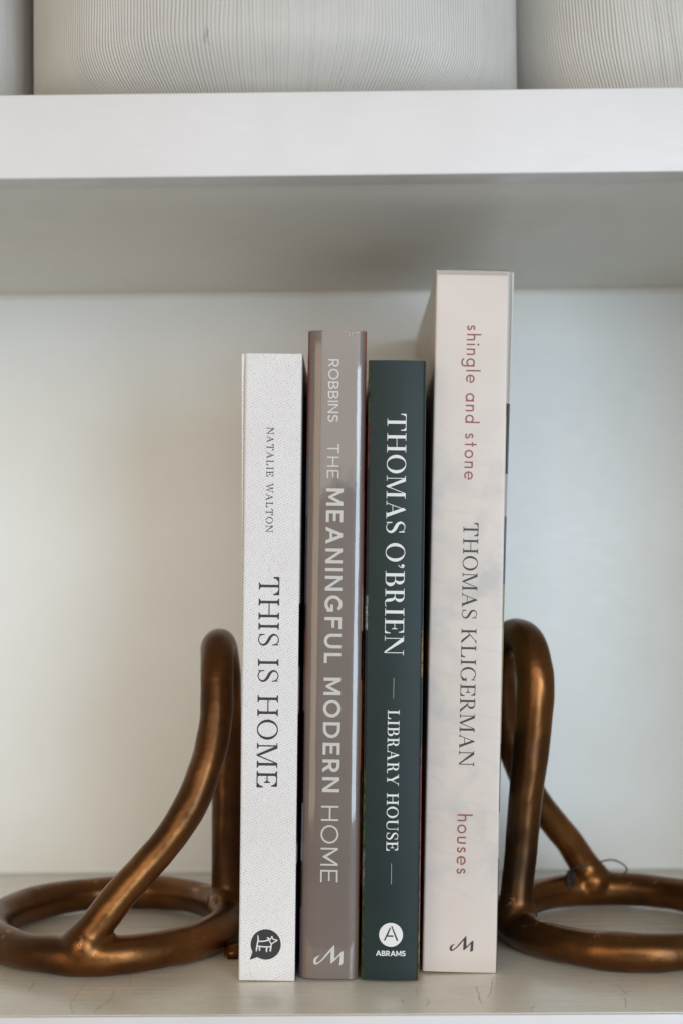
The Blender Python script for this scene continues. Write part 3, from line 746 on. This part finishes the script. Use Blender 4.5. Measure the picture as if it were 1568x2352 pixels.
# --- dark green book
b3 = Book('book', 'dark green book with white serif title and round A emblem, third from the left', (.0123, .0531, .0010), 1.226, .0250, .2672, .205,
          M['green'], M['b3_left'], M['b3_right'], .0014, .0014, side0=.0018, edge_l=.0009, edge_r=.0007)
did = Serif(.165, .032, .115, 0)
b3.text('title_lettering', did, "THOMAS O'BRIEN", .24385, .1394, -.0041, .0041, M['ink_white'], .26)
b3.shape('divider_rule', [[(-.03 - .05, 120.8), (.07 - .05, 120.8), (.07, 129.7), (-.03, 129.7)]], M['ink_white'])
b3.text('subtitle_lettering', Serif(.165, .05, .115, 0), 'LIBRARY HOUSE', .1158, .0555, -.0024, .0026, M['ink_white'], .40)
b3.shape('divider_rule', [[(-.13, 41.2), (-.02, 41.2), (-.02, 50.1), (-.13, 50.1)]], M['ink_white'])
e3 = b3.shape('publisher_emblem', disc(.06, 19.6, 5.1), M['ink_white'])
sA = lambda x, y: ((x - 715) * 5.1 / 412 + .06, (745 - y) * 5.1 / 412 + 19.6)
b3.shape('letter_mark', [[sA(*p) for p in q] for q in ([(462, 942), (520, 942), (575, 812), (808, 812), (785, 760), (612, 760), (705, 525), (680, 470)], [(712, 442), (752, 430), (968, 938), (912, 958)])], M['ink_green'], .00014, e3)
ab = set_line(Sans(.19), 'ABRAMS', 12.7, 2.25)
b3.shape('publisher_lettering', [[(x - 6.3, y + 10.55) for x, y in p] for p in ab], M['ink_white'])

# --- tall cream book
b4 = Book('book', 'tall cream book with brick red and brown lettering, rightmost and largest', (.0429, .0650, .0008), 1.712, .0326, .3087, .2125,
          M['cream'], M['b4_left'], M['b4_right'], .0003, .0011, flare_r=.0022, side0=.0030, edge_r=.0004)
fu = Lower(.185)
b4.text('title_lettering', fu, 'shingle and stone', .2843, .2158, -.0022, .0015, M['ink_red'], .45)
b4.text('author_lettering', Serif(.145, .047, .10, .03), 'THOMAS KLIGERMAN', .1968, .0899, -.0021, .0045, M['ink_brown'], .36)
b4.text('title_lettering', fu, 'houses', .0689, .0428, -.0023, .0016, M['ink_red'])
b4.shape('publisher_emblem', logo(-4.6, 5.75, 9.05, 16.1), M['ink_brown'])
# clear film jacket lip standing above the head of the cream book
def film_lip(bk, x0, x1, h, seed):
    n = 40; vs = []; fs = []
    for i in range(n + 1):
        t = i / n; x = x0 + (x1 - x0) * t
        hh = h * (.75 + .3 * noise.noise(Vector((t * 4, seed, 0))) - .6 * (2 * t - 1) ** 6)
        vs += [(x, -.0006 - bk.crown, bk.H - .0018), (x, -.0008 - bk.crown, bk.H - .0004), (x, .0004, bk.H + hh), (x, .0010, bk.H + hh - .0002)]
    for i in range(n):
        for k in range(3):
            a = i * 4 + k; fs.append((a, a + 4, a + 5, a + 1))
    return add('plastic_film_lip', mesh('plastic_film_lip', vs, fs), M['film'], bk.root, smooth=60)
b2.shape('film_crease', [[(4.6, 278.1), (4.8, 278.0), (5.5, 279.9), (5.3, 280.0)], [(6.2, 278.9), (6.35, 278.8), (6.9, 280.1), (6.7, 280.2)],
                         [(2.0, 279.9), (3.8, 280.3), (5.0, 280.1), (3.8, 280.05)], [(7.6, 279.3), (7.7, 279.2), (9.3, 280.2), (9.1, 280.3)]], M['ink_silver'])
film_lip(b4, -.0160, .0160, .0009, 3.1)

# ------------------------------------------------------------------ bookends
def tube_bm(bm, path, closed, nseg=20):
    n = len(path); rings = []
    P = [Vector(p[:3]) for p in path]
    up_ = None
    for i in range(n):
        a = P[(i - 1) % n] if closed or i else P[0]; b = P[(i + 1) % n] if closed or i < n - 1 else P[-1]
        t = (b - a).normalized()
        if up_ is None: up_ = t.orthogonal().normalized()
        up_ = (up_ - t * up_.dot(t)).normalized(); s_ = t.cross(up_)
        r = path[i][3]
        rings.append([bm.verts.new(P[i] + (up_ * math.cos(2 * math.pi * k / nseg) + s_ * math.sin(2 * math.pi * k / nseg)) * r) for k in range(nseg)])
    if closed:
        # align the seam
        last = rings[-1]; best = min(range(nseg), key=lambda q: (last[0].co - rings[0][q].co).length)
        for k in range(nseg):
            bm.faces.new((last[k], last[(k + 1) % nseg], rings[0][(best + k + 1) % nseg], rings[0][(best + k) % nseg]))
    else:
        bm.faces.new(rings[0][::-1]); bm.faces.new(rings[-1])
    for i in range(n - 1):
        for k in range(nseg):
            bm.faces.new((rings[i][k], rings[i][(k + 1) % nseg], rings[i + 1][(k + 1) % nseg], rings[i + 1][k]))
A_, B_ = .056, .063
ringp = [(A_ * math.cos(2 * math.pi * k / 96), B_ * math.sin(2 * math.pi * k / 96), .0087, .0085 + .0003 * math.sin(k * .37)) for k in range(96)]
base = [(-.006, -.0628, .011, .0086), (.004, -.0620, .0225, .0078), (.0135, -.0590, .0345, .0075), (.0265, -.0545, .0485, .0074), (.0365, -.051, .0605, .0075), (.045, -.0475, .0745, .0078)]
arch_right = [(u + .010 * max(0, 1 - z / .075), v, z, q) for u, v, z, q in base] + [(.0505, -.0435, .0900, .0080), (.0538, -.0395, .1045, .0080), (.0552, -.036, .120, .0080), (.0545, -.031, .1335, .0081), (.0525, -.022, .1415, .0082), (.0495, -.010, .1440, .0082), (.0465, .004, .1422, .0082),
        (.0445, .0135, .1342, .0088), (.0438, .0172, .120, .0091), (.0458, .0175, .096, .0088), (.049, .0172, .0700, .0082), (.0515, .017, .0445, .0077), (.0535, .017, .0275, .0078), (.0555, .017, .010, .0088)]
arch_left = base + [(.0505, -.0435, .0900, .0077), (.0538, -.0395, .1045, .0077), (.0548, -.036, .119, .0077), (.0542, -.031, .1315, .0078), (.0535, -.022, .1390, .0079), (.0530, -.010, .1412, .0079), (.0530, .004, .1400, .0078),
        (.0535, .0135, .1320, .0078), (.0540, .0172, .120, .0078), (.0545, .0175, .096, .0078), (.0545, .0172, .0700, .0078), (.0545, .017, .0445, .0079), (.0548, .017, .0275, .0085), (.0555, .017, .010, .0092)]
def casting(legp):
    legp = cat(legp, 6)
    bm = bmesh.new(); tube_bm(bm, ringp, True, 24); tube_bm(bm, legp, False, 24)
    for c_, r_ in (((legp[0][0] + .004, -.0625, .013), .0105), ((.0548, .017, .014), .0108), ((.0545, .010, .011), .0098)):
        bmesh.ops.create_icosphere(bm, subdivisions=3, radius=r_, matrix=Matrix.Translation(c_))
    bmesh.ops.recalc_face_normals(bm, faces=bm.faces)
    me = bpy.data.meshes.new('tmp'); bm.to_mesh(me); bm.free()
    tmp = bpy.data.objects.new('tmp', me); COL.objects.link(tmp)
    md = tmp.modifiers.new('r', 'REMESH'); md.mode = 'VOXEL'; md.voxel_size = .0011; md.use_smooth_shade = True
    md = tmp.modifiers.new('s', 'SMOOTH'); md.factor = .5; md.iterations = 14
    dg_ = bpy.context.evaluated_depsgraph_get()
    ev = bpy.data.meshes.new_from_object(tmp.evaluated_get(dg_)); bpy.data.objects.remove(tmp)
    # slight hand-cast unevenness, then normals taken before splitting ring from arch
    NV = len(ev.vertices); co = np.empty(NV * 3, np.float32); ev.vertices.foreach_get('co', co); co = co.reshape(-1, 3)
    nor = np.empty(NV * 3, np.float32); ev.vertex_normals.foreach_get('vector', nor); nor = nor.reshape(-1, 3)
    co += nor * np.array([noise.noise(Vector(c) * 90) * .00035 + noise.noise(Vector(c) * 260) * .00004 for c in co.tolist()], np.float32)[:, None]
    co[:, 2] = np.maximum(co[:, 2], .0003)
    ev.vertices.foreach_set('co', co.ravel()); ev.update(); ev.vertex_normals.foreach_get('vector', nor.ravel())
    nor = np.array([v.vector[:] for v in ev.vertex_normals])
    rp = np.array([p[:3] for p in ringp]); lp = np.array([p[:3] for p in legp])
    dr = np.min(np.linalg.norm(co[:, None] - rp[None], axis=2), axis=1); dl = np.min(np.linalg.norm(co[:, None] - lp[None], axis=2), axis=1)
    is_leg = (dl < dr - .0005) & (co[:, 2] > .017)
    def split(name, leg):
        fs = [tuple(p.vertices) for p in ev.polygons if (sum(bool(is_leg[i]) for i in p.vertices) >= 2) == leg]
        used = sorted({i for f in fs for i in f}); mp = {a: b for b, a in enumerate(used)}
        m_ = mesh(name, [tuple(co[i]) for i in used], [tuple(mp[i] for i in f) for f in fs])
        m_.polygons.foreach_set('use_smooth', [True] * len(m_.polygons))
        m_.normals_split_custom_set_from_vertices([tuple(nor[i]) for i in used])
        m_.materials.append(M['bronze']); return m_
    return split('base_ring', False), split('arch', True)

bmf = bmesh.new(); bmesh.ops.create_cube(bmf, size=1)
for v in bmf.verts: v.co = Vector((.0612 + v.co.x * .0078, -.0330 + v.co.y * .012, .0030 + v.co.z * .0056))
bmesh.ops.bevel(bmf, geom=bmf.edges[:], offset=.0015, segments=3, affect='EDGES')
foot_me = bpy.data.meshes.new('foot'); bmf.to_mesh(foot_me); bmf.free()
for p in foot_me.polygons: p.use_smooth = True
foot_me.materials.append(M['bronze'])
def bookend(label, loc, rz, path):
    ring_me, arch_me = casting(path)
    r = empty('bookend', loc, (0, 0, rz)); tag(r, label, 'bookend', 'bronze bookends at either end of the books')
    for n_, m_ in (('base_ring', ring_me), ('arch', arch_me), ('foot', foot_me)):
        o = bpy.data.objects.new(n_, m_); COL.objects.link(o); o.parent = r
    return r
bookend('bronze tube bookend left of the white book, its ring lying toward the left', (-.1195, .128, 0), 0, arch_left)
bookend('bronze tube bookend right of the cream book, with black cord tied on', (.1268, .1285, 0), math.pi, arch_right)

# black cord tied round the rear joint of the right bookend
def curve_tube(name, pts, r, mat, parent=None):
    bm = bmesh.new(); tube_bm(bm, [(*p, r) for p in cat(pts, 8)], False, 8)
    bmesh.ops.recalc_face_normals(bm, faces=bm.faces)
    me = bpy.data.meshes.new(name); bm.to_mesh(me); bm.free()
    return add(name, me, mat, parent, smooth=80)
cord = curve_tube('cord_loop', [(.1065, .172, .0120), (.1045, .174, .0160), (.1050, .174, .0200), (.1085, .172, .0235), (.1140, .172, .0245), (.1196, .173, .0252), (.124, .176, .0262), (.1296, .180, .0258), (.1344, .182, .0236), (.1372, .183, .0205), (.1365, .187, .0175)], .00042, M['cord'])
tag(cord, 'thin black cord tied round the rear joint of the right bookend', 'cord')
curve_tube('knot', [(.1055, .174, .0215), (.1075, .171, .0190), (.1085, .173, .0155), (.1055, .171, .0165), (.1060, .173, .0215), (.1085, .171, .0200), (.1075, .173, .0140)], .0007, M['cord'], cord)

# ------------------------------------------------------------------ ribbed vases on the upper shelf
def vase(label, x, y, R0, H, zr, kk, phase, tilt=0, foot=.004):
    root = empty('ribbed_vase', (x, y, .3702), (0, R(tilt), 0)); tag(root, label, 'vase', 'ribbed white vases on the upper shelf')
    ribs = int(2 * math.pi * R0 / .00168); seg = 6; NA = ribs * seg
    zs = np.concatenate([np.linspace(foot, .06, 22), np.linspace(.066, H * .72, 10), np.linspace(H * .76, H, 10)])
    def prof(z):
        r = R0 * (1 - kk * max(0, 1 - z / zr) ** 2)
        if z > H * .72: r *= 1 - .55 * ((z - H * .72) / (H * .28)) ** 2
        return r
    th = np.arange(NA) / NA * 2 * math.pi
    gp = np.array([1.0, .25, 0, 0, 0, .25])
    g = gp[np.arange(NA) % seg]
    ribno = np.floor(np.arange(NA) / seg)
    rs = np.random.RandomState(int(phase * 10))
    amp = .0006 * (.55 + .9 * rs.rand(ribs))[(ribno.astype(int)) % ribs]
    V = []
    for z in zs:
        w = .009 * np.sin(3 * th + phase + z * 16) + .005 * np.sin(11 * th + z * 40 + phase * 2) + .0022 * np.sin(37 * th + z * 130)
        lowfade = min(1, max(0, (z - foot) / .004))
        r = prof(z) - amp * g * lowfade + .0008 * np.sin(2 * th + phase)
        V.append(np.stack([r * np.sin(th + w), -r * np.cos(th + w), np.full(NA, z)], 1))
    V = np.concatenate(V); nz = len(zs)
    i = np.arange(NA); j = (i + 1) % NA; Fs = []
    for k in range(nz - 1): Fs.append(np.stack([k * NA + i, k * NA + j, (k + 1) * NA + j, (k + 1) * NA + i], 1))
    F = np.concatenate(Fs).astype(np.int32)
    me = bpy.data.meshes.new('body'); me.vertices.add(len(V)); me.vertices.foreach_set('co', V.ravel())
    me.loops.add(F.size); me.loops.foreach_set('vertex_index', F.ravel())
    me.polygons.add(len(F)); me.polygons.foreach_set('loop_start', np.arange(len(F), dtype=np.int32) * 4)
    me.polygons.foreach_set('use_smooth', np.ones(len(F), dtype=bool)); me.update(calc_edges=True); me.validate()
    add('body', me, M['ceramic'], root)
    # rim and inner wall, foot
    def lathe(name, pr, mat, n=96):
        vs = [(r * math.sin(2 * math.pi * k / n), -r * math.cos(2 * math.pi * k / n), z) for r, z in pr for k in range(n)]
        fs = [(a * n + k, a * n + (k + 1) % n, (a + 1) * n + (k + 1) % n, (a + 1) * n + k) for a in range(len(pr) - 1) for k in range(n)]
        add(name, mesh(name, vs, fs), mat, root, smooth=50)
    rt = prof(H); rb = prof(foot)
    lathe('rim', [(rt + .0008, H - .001), (rt + .001, H + .002), (rt - .002, H + .003), (rt - .005, H), (rt - .006, H - .03), (R0 * .8, H * .6), (R0 * .8, .05), (.001, .03)], M['ceramic'])
    lathe('foot', [(.001, .0005), (rb * .9, .0005), (rb * .985, .0015), (rb * 1.0 - .0006, foot + .0012)], M['foot_brown'])
    return root
vase('ribbed white vase in the middle of the upper shelf, largest in view', -.0378, .135, .1174, .26, .036, .35, .4)
vase('ribbed white vase at the right end of the upper shelf, cut by the frame', .1730, .172, .0945, .25, .065, .42, 2.1, tilt=-5, foot=.0295)
vase('ribbed white vase at the left end, mostly hidden behind the middle one', -.266, .150, .108, .26, .045, .25, 3.7)
